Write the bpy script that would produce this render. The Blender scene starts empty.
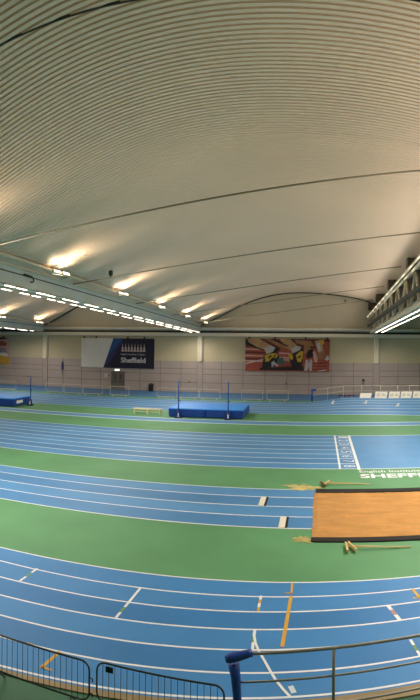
import bpy, math, random
import numpy as np
from mathutils import Vector, Matrix
random.seed(7)
sc = bpy.context.scene
col = sc.collection
PI = math.pi
H = 6.8            # eye height above the arena floor
FW = 70.0          # distance to the far wall
SLOPE = 0.0415     # the roof falls gently towards the far wall
BAY = 21.3         # truss spacing
LINES = [-14.6 - BAY, -14.6, -14.6 + BAY]

# ------------------------------------------------------------------ materials
def lin(c):
    c /= 255.0
    return c / 12.92 if c <= 0.04045 else ((c + 0.055) / 1.055) ** 2.4
def rgb(h):
    h = h.lstrip('#')
    return tuple(lin(int(h[i:i + 2], 16)) for i in (0, 2, 4)) + (1.0,)
def mat(name, hexc, rough=0.6, metal=0.0, var=0.0, scale=4.0, bump=0.0, bscale=60.0, emit=0.0, ecol=None, stretch=(1, 1, 1), spec=0.5):
    m = bpy.data.materials.new(name)
    m.use_nodes = True
    nt = m.node_tree
    b = nt.nodes['Principled BSDF']
    c = rgb(hexc)
    b.inputs['Base Color'].default_value = c
    b.inputs['Roughness'].default_value = rough
    b.inputs['Metallic'].default_value = metal
    b.inputs['Specular IOR Level'].default_value = spec
    tc = nt.nodes.new('ShaderNodeTexCoord')
    mp = nt.nodes.new('ShaderNodeMapping')
    mp.inputs['Scale'].default_value = stretch
    nt.links.new(tc.outputs['Object'], mp.inputs['Vector'])
    if var > 0:
        n = nt.nodes.new('ShaderNodeTexNoise')
        n.inputs['Scale'].default_value = scale
        n.inputs['Detail'].default_value = 5.0
        r = nt.nodes.new('ShaderNodeValToRGB')
        r.color_ramp.elements[0].position = 0.3
        r.color_ramp.elements[1].position = 0.7
        r.color_ramp.elements[0].color = tuple(x * (1 - var) for x in c[:3]) + (1,)
        r.color_ramp.elements[1].color = tuple(min(1, x * (1 + var)) for x in c[:3]) + (1,)
        nt.links.new(mp.outputs['Vector'], n.inputs['Vector'])
        nt.links.new(n.outputs['Fac'], r.inputs['Fac'])
        nt.links.new(r.outputs['Color'], b.inputs['Base Color'])
    if bump > 0:
        n2 = nt.nodes.new('ShaderNodeTexNoise')
        n2.inputs['Scale'].default_value = bscale
        n2.inputs['Detail'].default_value = 4.0
        bp = nt.nodes.new('ShaderNodeBump')
        bp.inputs['Strength'].default_value = bump
        bp.inputs['Distance'].default_value = 0.05
        nt.links.new(mp.outputs['Vector'], n2.inputs['Vector'])
        nt.links.new(n2.outputs['Fac'], bp.inputs['Height'])
        nt.links.new(bp.outputs['Normal'], b.inputs['Normal'])
    if emit > 0:
        b.inputs['Emission Color'].default_value = rgb(ecol or hexc)
        b.inputs['Emission Strength'].default_value = emit
    return m

LED_E = 6.0
M = dict(
    green=mat('sports floor green', '#5f9768', 0.62, var=0.10, scale=0.35, bump=0.05, bscale=90, spec=0.3),
    blue=mat('track blue', '#4488c4', 0.55, var=0.06, scale=0.5, bump=0.05, bscale=90, spec=0.3),
    blue2=mat('track blue worn', '#397dba', 0.55, var=0.08, scale=0.4, bump=0.05, bscale=90, spec=0.3),
    sblue=mat('sprint blue', '#5490c4', 0.52, var=0.06, scale=0.5, bump=0.05, bscale=90, spec=0.3),
    sblue2=mat('sprint blue worn', '#4c86ba', 0.52, var=0.09, scale=0.3, bump=0.05, bscale=90, spec=0.3),
    runoff=mat('run off blue', '#4576a6', 0.6, var=0.06, scale=0.4),
    line=mat('line paint white', '#eff0f2', 0.6, var=0.04, scale=3),
    pale=mat('line paint pale', '#d9e6e8', 0.6, var=0.04, scale=3),
    yellow=mat('line paint yellow', '#d9a63a', 0.6, var=0.05, scale=3),
    gpaint=mat('line paint green', '#6f9d57', 0.6),
    rpaint=mat('line paint red', '#b98a84', 0.6),
    curb=mat('timber kerb', '#97825a', 0.6, var=0.12, scale=3, stretch=(0.3, 2, 1)),
    sand=mat('sand', '#c68f4d', 0.95, var=0.16, scale=1.6, bump=0.8, bscale=5, stretch=(0.5, 1.6, 1)),
    spill=mat('spilt sand', '#cfbf80', 0.95, var=0.15, scale=3, bump=0.4, bscale=20),
    black=mat('black rubber', '#1d1814', 0.9, var=0.2, scale=2),
    wood=mat('pale wood', '#dcc083', 0.55, var=0.12, scale=3, stretch=(0.4, 4, 4)),
    woodd=mat('dark wood', '#7c5a33', 0.6, var=0.2, scale=6),
    tboard=mat('take off board white', '#efe9d8', 0.5, var=0.03, scale=4),
    roof=mat('roof deck', '#f0d7bc', 0.42, var=0.05, scale=0.15, spec=0.4),
    cream=mat('wall cream', '#c3b795', 0.75, var=0.05, scale=0.5, bump=0.1, bscale=8),
    gable=mat('gable beige', '#d2c2a6', 0.75, var=0.05, scale=0.4),
    clad=mat('cladding grey brown', '#ae9f96', 0.6, var=0.05, scale=0.5),
    joint=mat('cladding joint', '#5d524c', 0.8),
    steel=mat('painted steel cream', '#e2d8be', 0.45, var=0.03, scale=2),
    tube=mat('duct pale', '#efe8d4', 0.45, var=0.05, scale=1.5),
    fascia=mat('fascia blue grey', '#d3dbd8', 0.5, var=0.06, scale=0.8),
    dark=mat('gap shade dark', '#2f2c29', 0.7),
    duct=mat('void shade dark', '#5a4f40', 0.6, var=0.1, scale=2),  # dark colour for the unlit void behind the truss struts
    tray=mat('cable tray dark', '#3c3c3c', 0.5, var=0.1, scale=2),
    led=mat('led tube', '#fff4e2', 0.4, emit=LED_E, ecol='#ffeedd'),
    flood=mat('flood lens', '#fff0d2', 0.4, emit=3.0, ecol='#ffeccb'),
    metal=mat('galvanised steel', '#d2c9b4', 0.5, 0.0, var=0.06, scale=6),
    rmetal=mat('railing steel', '#a3a199', 0.35, 0.3, var=0.1, scale=8),
    rodm=mat('rod steel', '#94866a', 0.5, var=0.05),
    benchw=mat('bench wood', '#efe2b8', 0.5, var=0.06, scale=3, stretch=(0.4, 4, 4)),
    shadegreen=mat('shaded floor green', '#376b4c', 0.65, var=0.1, scale=0.6),
    colm=mat('column cream', '#ddd2b8', 0.5, var=0.03),
    beamm=mat('beam cream', '#f2e3c8', 0.5, var=0.03),
    dmetal=mat('weathered steel', '#454a49', 0.45, 0.5, var=0.12, scale=8),
    padblue=mat('padding blue vinyl', '#244eac', 0.42, var=0.12, scale=4, bump=0.2, bscale=9),
    matblue=mat('mat vinyl blue', '#0d429f', 0.45, var=0.08, scale=1.2, bump=0.35, bscale=2.2),
    mattop=mat('mat top blue', '#3a98fa', 0.5, var=0.10, scale=0.6, bump=0.2, bscale=1.6),
    navy=mat('mat navy', '#152a66', 0.5, var=0.1, scale=2),
    white=mat('white board', '#f8f2e4', 0.5, var=0.02, scale=2),
    cream2=mat('board cream print', '#e6d9bb', 0.5, var=0.08, scale=3),
    bnavy=mat('banner navy', '#17142e', 0.6, var=0.04, scale=1),
    bblue=mat('banner blue', '#1b4a86', 0.6, var=0.06, scale=1),
    bindigo=mat('banner indigo', '#2b2a5e', 0.6, var=0.06, scale=1),
    bwhite=mat('banner pale', '#dedad0', 0.6, var=0.03, scale=1),
    btext=mat('banner lettering', '#d8cfd2', 0.6),
    bpink=mat('banner emblem', '#cbb0ac', 0.6),
    pred=mat('print red', '#a24a38', 0.6, var=0.15, scale=2, stretch=(0.4, 1, 4)),
    pred2=mat('print dark red', '#5a2622', 0.6, var=0.15, scale=2),
    ppink=mat('print pink', '#c99c90', 0.6, var=0.1, scale=2),
    pskin=mat('print skin', '#9a6a44', 0.6, var=0.25, scale=1.2),
    pskin2=mat('print skin light', '#b58a5e', 0.6, var=0.2, scale=1.2),
    psock=mat('print white', '#b9b3b3', 0.6, var=0.08, scale=2),
    pblack=mat('print black', '#1d1717', 0.6),
    pyel=mat('print yellow', '#c9a22c', 0.6, var=0.15, scale=4),
    pgreen=mat('print green grey', '#4c5f55', 0.6, var=0.15, scale=4),
    pgold=mat('print gold', '#c79a35', 0.6, var=0.2, scale=2),
    plilac=mat('print lilac', '#8f8590', 0.6, var=0.2, scale=2),
    red=mat('barrier red', '#7a2630', 0.5, var=0.06, scale=3),
    bin=mat('bin black', '#17171a', 0.45, var=0.1, scale=3),
    door=mat('door grey brown', '#6f665c', 0.5, var=0.06, scale=2),
    frame=mat('door frame', '#5d554d', 0.5, var=0.05, scale=2),
    exit=mat('exit sign lit face', '#dff5e6', 0.5, emit=2.2, ecol='#e6fff0'),
    exitg=mat('exit sign green', '#1f8a4c', 0.5, emit=0.8, ecol='#1f8a4c'),
    plate=mat('plate pale', '#d6cfbd', 0.5),
    seam=mat('roof seam and gap shade dark', '#3a3228', 0.7),
)

# ------------------------------------------------------------------ mesh builder
class MB:
    def __init__(s): s.v = []; s.f = []; s.m = []; s.cur = 0
    def use(s, i): s.cur = i; return s
    def face(s, pts):
        n = len(s.v); s.v += [tuple(p) for p in pts]; s.f.append(tuple(range(n, n + len(pts)))); s.m.append(s.cur); return s
    def box(s, x0, x1, y0, y1, z0, z1):
        return s.hexa([(x0, y0, z0), (x1, y0, z0), (x1, y1, z0), (x0, y1, z0), (x0, y0, z1), (x1, y0, z1), (x1, y1, z1), (x0, y1, z1)])
    def hexa(s, p):
        n = len(s.v); s.v += [tuple(q) for q in p]
        for f in ((0, 3, 2, 1), (4, 5, 6, 7), (0, 1, 5, 4), (1, 2, 6, 5), (2, 3, 7, 6), (3, 0, 4, 7)):
            s.f.append(tuple(n + i for i in f)); s.m.append(s.cur)
        return s
    def rbox(s, x0, x1, y0, y1, z0, z1, r):
        """box with bevelled edges"""
        n = len(s.v)
        rings = [(z0, r), (z0 + r, 0), (z1 - r, 0), (z1, r)]
        for z, i in rings:
            a0, a1, b0, b1 = x0 + i, x1 - i, y0 + i, y1 - i
            s.v += [(a0 + r, b0, z), (a1 - r, b0, z), (a1, b0 + r, z), (a1, b1 - r, z), (a1 - r, b1, z), (a0 + r, b1, z), (a0, b1 - r, z), (a0, b0 + r, z)]
        for k in range(3):
            for j in range(8):
                a = n + k * 8 + j; b = n + k * 8 + (j + 1) % 8
                s.f.append((a, b, b + 8, a + 8)); s.m.append(s.cur)
        s.f.append(tuple(n + j for j in reversed(range(8)))); s.m.append(s.cur)
        s.f.append(tuple(n + 24 + j for j in range(8))); s.m.append(s.cur)
        return s
    def tube(s, pts, r, n=8, cap=True):
        pts = [Vector(p) for p in pts]
        rs = r if isinstance(r, (list, tuple)) else [r] * len(pts)
        base = len(s.v)
        up = None
        for i, p in enumerate(pts):
            d = (pts[min(i + 1, len(pts) - 1)] - pts[max(i - 1, 0)]).normalized()
            if up is None:
                up = Vector((0, 0, 1)) if abs(d.z) < 0.9 else Vector((1, 0, 0))
            a = d.cross(up).normalized(); b = a.cross(d).normalized(); up = b
            for k in range(n):
                t = 2 * PI * k / n
                s.v.append(tuple(p + (a * math.cos(t) + b * math.sin(t)) * rs[i]))
        for i in range(len(pts) - 1):
            for k in range(n):
                q = base + i * n
                s.f.append((q + k, q + (k + 1) % n, q + n + (k + 1) % n, q + n + k)); s.m.append(s.cur)
        if cap:
            s.f.append(tuple(base + k for k in reversed(range(n)))); s.m.append(s.cur)
            e = base + (len(pts) - 1) * n
            s.f.append(tuple(e + k for k in range(n))); s.m.append(s.cur)
        return s
    def build(s, name, mats, parent=None, off=(0, 0, 0), smooth=False):
        if not isinstance(mats, (list, tuple)): mats = [mats]
        me = bpy.data.meshes.new(name)
        me.from_pydata([(x - off[0], y - off[1], z - off[2]) for x, y, z in s.v], [], s.f)
        for m in mats: me.materials.append(m)
        me.polygons.foreach_set('material_index', s.m)
        if smooth: me.polygons.foreach_set('use_smooth', [True] * len(s.f))
        me.update()
        o = bpy.data.objects.new(name, me)
        col.objects.link(o)
        if parent: o.parent = parent
        return o

def tag(o, label=None, cat=None, group=None, kind=None):
    if label: o['label'] = label
    if cat: o['category'] = cat
    if group: o['group'] = group
    if kind: o['kind'] = kind
    return o
def thing(name, loc, label, cat, group=None, rz=0.0):
    o = bpy.data.objects.new(name, None); col.objects.link(o)
    o.empty_display_size = 0.3
    o.location = loc; o.rotation_euler = (0, 0, rz)
    return tag(o, label, cat, group)
def struct(o, label, cat):
    return tag(o, label, cat, None, 'structure')
def copy_tree(o, parent=None):
    c = o.copy(); col.objects.link(c)
    if parent: c.parent = parent
    for ch in list(o.children): copy_tree(ch, c)
    return c
def text_mesh(name, txt, x0, x1, y0, y1, frame, m, parent, bold=0.0):
    """lettering fitted to a box; frame(u, v) gives the point on the surface"""
    cu = bpy.data.curves.new(name, 'FONT'); cu.body = txt; cu.offset = bold; cu.resolution_u = 3
    t = bpy.data.objects.new(name + '_tmp', cu); col.objects.link(t)
    dg = bpy.context.evaluated_depsgraph_get()
    me = bpy.data.meshes.new_from_object(t.evaluated_get(dg))
    bpy.data.objects.remove(t); bpy.data.curves.remove(cu)
    vs = np.array([v.co[:] for v in me.vertices])
    lo, hi = vs.min(0), vs.max(0)
    for v in me.vertices:
        u = x0 + (v.co.x - lo[0]) / (hi[0] - lo[0]) * (x1 - x0)
        w = y0 + (v.co.y - lo[1]) / (hi[1] - lo[1]) * (y1 - y0)
        v.co = frame(u, w)
    me.materials.clear(); me.materials.append(m); me.name = name
    for p in me.polygons: p.material_index = 0
    o = bpy.data.objects.new(name, me); col.objects.link(o); o.parent = parent
    return o

def zr(hn, y): return H + hn + SLOPE * (FW - y)     # height that follows the sloping roof

# ------------------------------------------------------------------ floor and tracks
fl = MB().box(-58, 50, -9, 70.5, -0.3, 0.0).build('floor', M['green'])
struct(fl, 'green sports floor of the indoor arena', 'floor')

def strip(mb, x0, x1, ya, yb, z):
    mb.face([(x0, ya, z), (x1, ya, z), (x1, yb, z), (x0, yb, z)])

# sprint straight: eight lanes ending at a finish line, plain blue beyond
Y0, Y1 = 30.2, 40.5
mb = MB()
strip(mb.use(0), -50, 30, Y0, Y1, 0.004)
for k in range(8):
    if k % 3 == 1:
        strip(mb.use(3), -50, 2.1, Y0 + k * (Y1 - Y0) / 8, Y0 + (k + 1) * (Y1 - Y0) / 8, 0.0055)
for k in range(9):
    y = Y0 + k * (Y1 - Y0) / 8
    strip(mb.use(1), -50, 30 if k in (0, 8) else 2.13, y - 0.06, y + 0.06, 0.008)
strip(mb.use(2), 1.06, 1.17, Y0, Y1, 0.009)
mb.face([(2.02, 29.95, 0.009), (2.18, 29.95, 0.009), (2.18, Y1, 0.009), (2.02, Y1, 0.009)])
spr = mb.build('sprint_straight', [M['sblue'], M['pale'], M['line'], M['sblue2']])
struct(spr, 'blue eight lane sprint straight with pale lane lines and finish line', 'track')
for k in range(8):
    yc = Y0 + (7 - k + 0.5) * (Y1 - Y0) / 8
    text_mesh('lane_number', str(k + 1), -0.23, 0.23, 1.33, 1.96, lambda u, w, yc=yc: (w, yc - u, 0.010), M['line'], spr)
text_mesh('floor_lettering', 'English Institute of Sport', 2.08, 7.05, 29.2, 29.85, lambda u, w: (u, w, 0.006), M['line'], spr, 0.006)
text_mesh('floor_lettering', 'SHEFFIELD', 2.05, 7.05, 28.2, 29.05, lambda u, w: (u, w, 0.006), M['line'], spr, 0.03)

# long jump runways
RY = [20.71, 22.05, 23.35, 24.7, 26.0]
mb = MB()
for k in range(4):
    strip(mb.use((0, 1)[k % 2]), -50, -0.15, RY[3 - k], RY[4 - k], 0.004)
for k, y in enumerate(RY):
    strip(mb.use(2), -50, -0.15, y - 0.04, y + 0.04, 0.008)
run = mb.build('jump_runway', [M['sblue'], M['sblue2'], M['line']])
struct(run, 'four blue long jump runways leading to the sand pit', 'runway')

# narrow blue runway behind the sprint straight
mb = MB()
strip(mb.use(0), -50, 40, 45.0, 46.9, 0.004)
strip(mb.use(1), -50, 40, 44.95, 45.2, 0.008)
strip(mb.use(1), -50, 40, 46.7, 46.95, 0.008)
struct(mb.build('narrow_runway', [M['sblue'], M['pale']]), 'narrow blue runway between two green strips', 'runway')

# far side of the oval track: straight, then a banked bend on the right
RB = 18.5; XS = 3.0; YI = 51.7; NL = 6; LW = 1.55
def far_path(s, o):
    """s along the inner line, o outward offset"""
    k = max(0.0, min(1.0, (s + 1.5) / 5.0)); k = k * k * (3 - 2 * k)
    g = 0.055 * k + 0.05 * max(0.0, min(1.0, (s - 6) / 12))
    z = 0.004 + g * o
    if s <= XS: return Vector((s, YI + o, z))
    a = (s - XS) / RB
    return Vector((XS + (RB + o) * math.sin(a), YI - RB + (RB + o) * math.cos(a), z))
ss = [-50, -30, -10, -2] + [-1.5 + 0.5 * i for i in range(10)] + [3.5 + 0.8 * i for i in range(30)]
mb = MB()
def ribbon(o0, o1, dz, ss=ss):
    for a, b in zip(ss[:-1], ss[1:]):
        p = [far_path(a, o0), far_path(b, o0), far_path(b, o1), far_path(a, o1)]
        mb.face([(q.x, q.y, q.z + dz) for q in p])
OW = NL * LW
for k in range(NL): ribbon(k * LW, (k + 1) * LW, 0, ss) if mb.use(k % 2) else None
mb.use(2)
for k in range(NL + 1): ribbon(k * LW - 0.07, k * LW + 0.07, 0.006)
# outer drop of the bank
mb.use(3)
for a, b in zip(ss[:-1], ss[1:]):
    p, q = far_path(a, OW + 0.1), far_path(b, OW + 0.1)
    mb.face([(p.x, p.y, -0.1), (q.x, q.y, -0.1), (q.x, q.y, q.z), (p.x, p.y, p.z)])
struct(mb.build('running_track', [M['sblue'], M['sblue2'], M['pale'], M['blue2']]), 'far straight and banked bend of the blue oval track', 'track')
mb = MB(); strip(mb, -50, 14, 62.6, 70, 0.004)
struct(mb.build('floor_runoff', M['runoff']), 'dark blue run off floor along the far wall', 'floor')

# near straight: lane lines fan out gently
NX = [-16, -13, -10.5, -8, -6, -4, -2, -1, 0, 1, 2, 3, 4, 6, 9]
near_pts = [
 [(-9.7,15.91),(-6.13,15.96),(-3.02,16.0),(-0.1,16.17),(1.36,16.28),(2.89,16.43)],
 [(-9.12,14.96),(-5.76,14.98),(-2.85,15.1),(-0.09,15.27),(1.29,15.42),(2.75,15.64)],
 [(-8.52,13.97),(-5.4,14.04),(-2.69,14.27),(-0.09,14.43),(1.22,14.62),(2.62,14.86)],
 [(-7.93,13.0),(-5.05,13.15),(-2.52,13.36),(-0.08,13.61),(1.15,13.75),(2.47,14.01)],
 [(-7.36,12.07),(-4.7,12.23),(-2.35,12.46),(-0.08,12.76),(1.08,12.9),(2.31,13.13)],
 [(-6.85,11.23),(-4.36,11.33),(-2.19,11.62),(-0.07,11.9),(1.01,12.07),(2.16,12.26)],
 [(-6.24,10.24),(-4.02,10.46),(-2.04,10.8),(-0.07,11.08),(0.93,11.21),(2.0,11.39)]]
polys = []
for pts in near_pts:
    a = np.array(pts); c = np.polyfit(a[:, 0], a[:, 1], 2)
    polys.append(c)
def near_y(k, x):
    c = polys[k]
    xa = max(-9.7, min(3.2, x)); d = 2 * c[0] * xa + c[1]
    return float(np.polyval(c, xa) + d * (x - xa))
mb = MB()
def nribbon(fa, fb, z, xs=NX):
    for a, b in zip(xs[:-1], xs[1:]):
        mb.face([(a, fa(a), z), (b, fa(b), z), (b, fb(b), z), (a, fb(a), z)])
lane_mat = [0, 0, 1, 0, 1, 0]
for k in range(6):
    mb.use(lane_mat[k]); nribbon(lambda x, k=k: near_y(k + 1, x), lambda x, k=k: near_y(k, x), 0.006)
mb.use(0); nribbon(lambda x: near_y(6, x) - 0.12, lambda x: near_y(6, x), 0.006)
mb.use(2)
for k in range(7): nribbon(lambda x, k=k: near_y(k, x) - 0.032, lambda x, k=k: near_y(k, x) + 0.032, 0.010)
def paint(p, q, w, m, z=0.013):
    p, q = Vector((p[0], p[1], 0)), Vector((q[0], q[1], 0)); d = (q - p).normalized(); n = Vector((-d.y, d.x, 0)) * w / 2
    mb.use(m).face([(*(p + n).xy, z), (*(q + n).xy, z), (*(q - n).xy, z), (*(p - n).xy, z)])
def seg(p, q, w, ms):
    n = len(ms)
    for i, m in enumerate(ms):
        f = lambda t: (p[0] + (q[0] - p[0]) * t, p[1] + (q[1] - p[1]) * t)
        paint(f(i / n), f((i + 1) / n), w, m)
seg((-7.88, 15.02), (-7.9, 14.03), 0.07, [2, 4, 2])
seg((-4.73, 15.03), (-4.76, 14.1), 0.07, [2]); seg((-4.76, 14.1), (-4.79, 13.2), 0.07, [2, 4, 2])
seg((-0.73, 16.12), (-0.72, 15.42), 0.06, [3]); seg((-0.72, 15.45), (-0.9, 15.45), 0.06, [3])
seg((-0.72, 15.3), (-0.8, 12.76), 0.09, [3])
seg((-1.51, 15.23), (-1.5, 14.36), 0.07, [2, 3, 2, 3])
seg((-1.48, 13.46), (-1.44, 12.6), 0.07, [2, 4, 2])
cpts = [(-1.47, 13.2), (-1.40, 12.85), (-1.28, 12.5), (-1.15, 12.21), (-1.0, 11.85), (-0.84, 11.49), (-0.69, 11.23), (-0.54, 11.0)]
for a, b in zip(cpts[:-1], cpts[1:]): paint(a, b, 0.06, 2, 0.015)
seg((1.75, 14.72), (1.95, 13.92), 0.10, [2, 5, 2])
seg((2.53, 15.6), (2.66, 14.9), 0.08, [3]); seg((2.46, 15.05), (2.7, 15.03), 0.06, [3])
seg((2.06, 12.98), (2.17, 12.25), 0.07, [2, 4, 2])
seg((-5.38, 11.3), (-5.46, 10.57), 0.08, [3]); seg((-5.46, 10.6), (-5.22, 10.6), 0.06, [3])
seg((-6.18, 11.27), (-6.02, 11.27), 0.06, [3])
seg((-0.55, 11.34), (-0.47, 11.12), 0.11, [6])
nt_ = mb.build('running_track', [M['blue'], M['blue2'], M['line'], M['yellow'], M['gpaint'], M['rpaint'], M['pale']])
struct(nt_, 'near straight of the blue oval track with painted start marks', 'track')
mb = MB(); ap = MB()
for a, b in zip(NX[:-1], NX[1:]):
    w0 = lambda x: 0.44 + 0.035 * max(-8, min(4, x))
    pa, pb = near_y(6, a) - 0.12, near_y(6, b) - 0.12
    qa, qb = pa - w0(a) * 0.62, pb - w0(b) * 0.62
    mb.hexa([(a, qa, 0), (b, qb, 0), (b, pb, 0), (a, pa, 0), (a, qa, 0.03), (b, qb, 0.03), (b, pb, 0.03), (a, pa, 0.03)])
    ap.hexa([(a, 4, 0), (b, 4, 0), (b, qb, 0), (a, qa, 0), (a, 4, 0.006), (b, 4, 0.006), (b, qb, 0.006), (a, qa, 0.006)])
struct(ap.build('floor_shade', M['shadegreen']), 'green floor outside the near kerb with shade painted in', 'floor')  # same floor, coloured darker for the shade under the gallery
struct(mb.build('trim_1', M['curb']), 'timber kerb along the near edge of the blue track', 'kerb')

# sand pit
rs = random.Random(3)
mb = MB()
nx, ny = 60, 36
X0, X1, ya, yb = -0.22, 9.0, 19.76, 25.48
def sz(i, j):
    e = min(i, nx - i, j, ny - j)
    return 0.012 + (0.02 + 0.035 * rs.random() if e > 0 else 0)
grid = [[(X0 + (X1 - X0) * i / nx + (rs.uniform(-0.04, 0.03) if i == 0 else 0), ya + (yb - ya) * j / ny, sz(i, j)) for j in range(ny + 1)] for i in range(nx + 1)]
for i in range(nx):
    for j in range(ny):
        mb.face([grid[i][j], grid[i + 1][j], grid[i + 1][j + 1], grid[i][j + 1]])
tag(mb.build('sand', M['sand'], smooth=False), 'raked orange sand filling the long jump pit', 'sand', None, 'stuff')
for (y0, y1, lab) in ((19.33, 19.74, 'black rubber edge strip along the near side of the sand pit'), (25.5, 26.05, 'black rubber edge strip along the far side of the sand pit')):
    tag(MB().rbox(-0.26 if y0 < 20 else -0.12, 9.0, y0, y1, 0.0, 0.05, 0.015).build('pit_edge_strip', M['black']), lab, 'edge strip', 'sand pit edge strips')
def spill(cx, cy, rx, ry, lab, seed):
    r = random.Random(seed); b = MB()
    for k in range(60):
        u, v = r.gauss(0, 0.42), r.gauss(0, 0.42)
        px, py = cx + u * rx, cy + v * ry
        a = r.uniform(0.10, 0.36) * rx; c = r.uniform(0.06, 0.20) * ry
        n = 9
        ring = [(px + a * math.cos(2 * PI * i / n) * r.uniform(0.7, 1.2), py + c * math.sin(2 * PI * i / n) * r.uniform(0.7, 1.2), 0.011) for i in range(n)]
        top = (px, py, 0.011 + 0.012 + 0.0007 * k)
        for i in range(n): b.face([ring[i], ring[(i + 1) % n], top])
    tag(b.build('spilt_sand', M['spill']), lab, 'sand', None, 'stuff')
spill(-0.72, 26.4, 0.75, 0.55, 'patch of spilt sand on the floor at the far corner of the pit', 5)
spill(-0.55, 19.6, 0.42, 0.24, 'patch of spilt sand on the floor at the near corner of the pit', 9)
def takeoff(xc, y0, y1, lab):
    t = thing('take_off_board', (xc, (y0 + y1) / 2, 0.004), lab, 'take-off board', 'take-off boards on the runways')
    h = (y1 - y0) / 2
    MB().rbox(-0.13, 0.10, -h, h, 0, 0.03, 0.006).build('board', M['tboard'], t)
    MB().rbox(0.10, 0.19, -h, h, 0, 0.024, 0.005).build('indicator_strip', M['black'], t)
takeoff(-2.31, 23.35, 24.65, 'white take-off board with dark strip on the second runway from the far side')
takeoff(-1.31, 20.75, 22.0, 'white take-off board with dark strip on the nearest runway')
def rake(x, y, rz, head_rot, lab, length=2.0, mh='wood'):
    t = thing('sand_rake', (x, y, 0), lab, 'rake', 'wooden rakes beside the sand pit', rz)
    c, s_ = math.cos(head_rot), math.sin(head_rot)
    b = MB().rbox(-0.035, 0.035, -0.36, 0.36, 0.05, 0.15, 0.012)
    b.v = [(p[0] * c - p[1] * s_, p[0] * s_ + p[1] * c, p[2]) for p in b.v]
    hd = b.build('rake_head', M[mh], t)
    for k in range(9):
        yy = -0.33 + 0.0825 * k
        q = (yy * -s_, yy * c)
        MB().tube([(q[0], q[1], 0.06), (q[0], q[1], 0.0)], [0.012, 0.007], 6).build('tooth', M['woodd'], hd)
    MB().tube([(0.05, 0, 0.12), (length * 0.5, 0, 0.08), (length, 0, 0.03)], 0.022, 8).build('handle', M['wood'], t, smooth=True)
rake(0.20, 26.75, 0.13, 0.15, 'dark headed wooden rake lying at the far edge of the sand pit', 1.9, 'woodd')
rake(0.38, 26.95, -0.02, -0.3, 'pale headed wooden rake lying across another at the far edge of the sand pit', 2.0)
rake(0.90, 18.66, 0.02, 0.02, 'wooden rake with long handle lying at the near edge of the sand pit', 2.1)
rake(1.08, 18.72, -0.0, 0.3, 'wooden rake with slanted head lying on the shaft of another near the pit', 1.55)

# ------------------------------------------------------------------ far wall
wf = MB()
wf.use(0).box(-58, 50, 70.0, 70.4, 3.80, 6.95)
wf.use(1).box(-58, 50, 69.92, 70.4, 0.0, 3.80)
wf.use(2)
for z in (2.86, 2.2, 1.17): wf.box(-58, 50, 69.905, 69.92, z - 0.02, z + 0.02)
colx = [-35.5, -14.48, 6.92]
for cx in colx:
    for k in range(1, 8):
        wf.box(cx + BAY * k / 8 - 0.02, cx + BAY * k / 8 + 0.02, 69.905, 69.92, 0, 3.8)
wf.use(3).box(-58, 50, 70.1, 70.4, 6.95, 15.5)
wall = wf.build('wall_far', [M['cream'], M['clad'], M['joint'], M['gable']])
struct(wall, 'far end wall with cream upper part and grey brown panels below', 'wall')
for nm, lab, x0, x1, y0, y1 in (('wall_left', 'plain beige side wall beyond the left bays', -58.4, -58, -9, 70.4), ('wall_right', 'plain beige side wall on the right', 50, 50.4, -9, 70.4), ('wall_near', 'plain beige wall behind the viewer', -58, 50, -9.4, -9)):
    struct(MB().box(x0, x1, y0, y1, 0, 17).build(nm, M['gable']), lab, 'wall')
b = MB().rbox(-58, 50, 69.72, 70.0, 6.86, 7.30, 0.03)
struct(b.build('trim_2', M['beamm']), 'pale steel beam along the top of the far wall', 'beam')
b = MB().box(-58, 50, 69.9, 70.1, 7.30, 7.50)  # dark bar stands in for the shadow between beam and duct
struct(b.build('shade_strip', M['dark']), 'dark strip painted for the shade above the far wall beam', 'trim')
b = MB().tube([(-58, 69.78, 7.80), (50, 69.78, 7.80)], 0.19, 14)
struct(b.build('trim_4', M['tube'], smooth=True), 'pale round duct running along the far wall above the beam', 'duct')
for i, cx in enumerate(colx):
    t = thing('column', (cx, 70, 0), ['cream column on the far wall left of the pale and navy banner', 'cream column on the far wall between the two large banners', 'cream column on the far wall right of the runners banner', 'cream column on the far wall outside the view'][i], 'column', 'cream columns on the far wall')
    t['kind'] = 'structure'
    MB().rbox(-0.29, 0.29, -0.34, 0.0, 3.72, 6.9, 0.06).build('shaft', M['colm'], t)
    MB().rbox(0.29, 0.44, -0.16, 0.0, 3.78, 6.9, 0.02).build('down_pipe', M['clad'], t)
    MB().box(-0.36, 0.36, -0.14, -0.08, 0.0, 3.74).build('lower_casing', M['clad'], t)
    for q in (-0.38, 0.35): MB().box(q, q + 0.03, -0.15, -0.07, 0.0, 3.74).build('casing_joint', M['joint'], t)
    for q in (6.0, 5.55): MB().tube([(-0.05, -0.34, q), (-0.05, -0.42, q)], 0.055, 8).build('small_fitting', M['clad'], t)

# door, sign, notice, bin and small fittings
dr = MB().box(-25.98, -25.86, 69.82, 69.93, 0, 2.28).box(-24.36, -24.24, 69.82, 69.93, 0, 2.28).box(-25.98, -24.24, 69.82, 69.93, 2.16, 2.28).build('door_1', M['frame'])
struct(dr, 'grey brown double door in the far wall under the pale and navy banner', 'door')
for x0, x1 in ((-25.85, -25.13), (-25.09, -24.37)):
    l = MB().box(x0, x1, 69.86, 69.91, 0.02, 2.15).build('door_leaf', M['door'], dr)
    MB().box(x0 + 0.2, x1 - 0.2, 69.845, 69.86, 1.25, 1.95).build('vision_panel', M['joint'], l)
    MB().box(x0 + 0.05, x1 - 0.05, 69.81, 69.85, 0.98, 1.06).build('push_bar', M['dmetal'], l)
t = thing('exit_sign', (-25.2, 69.9, 2.36), 'small lit exit sign above the double door', 'sign')
MB().rbox(-0.34, 0.34, -0.10, 0.0, 0.0, 0.26, 0.01).build('housing', M['plate'], t)
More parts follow.
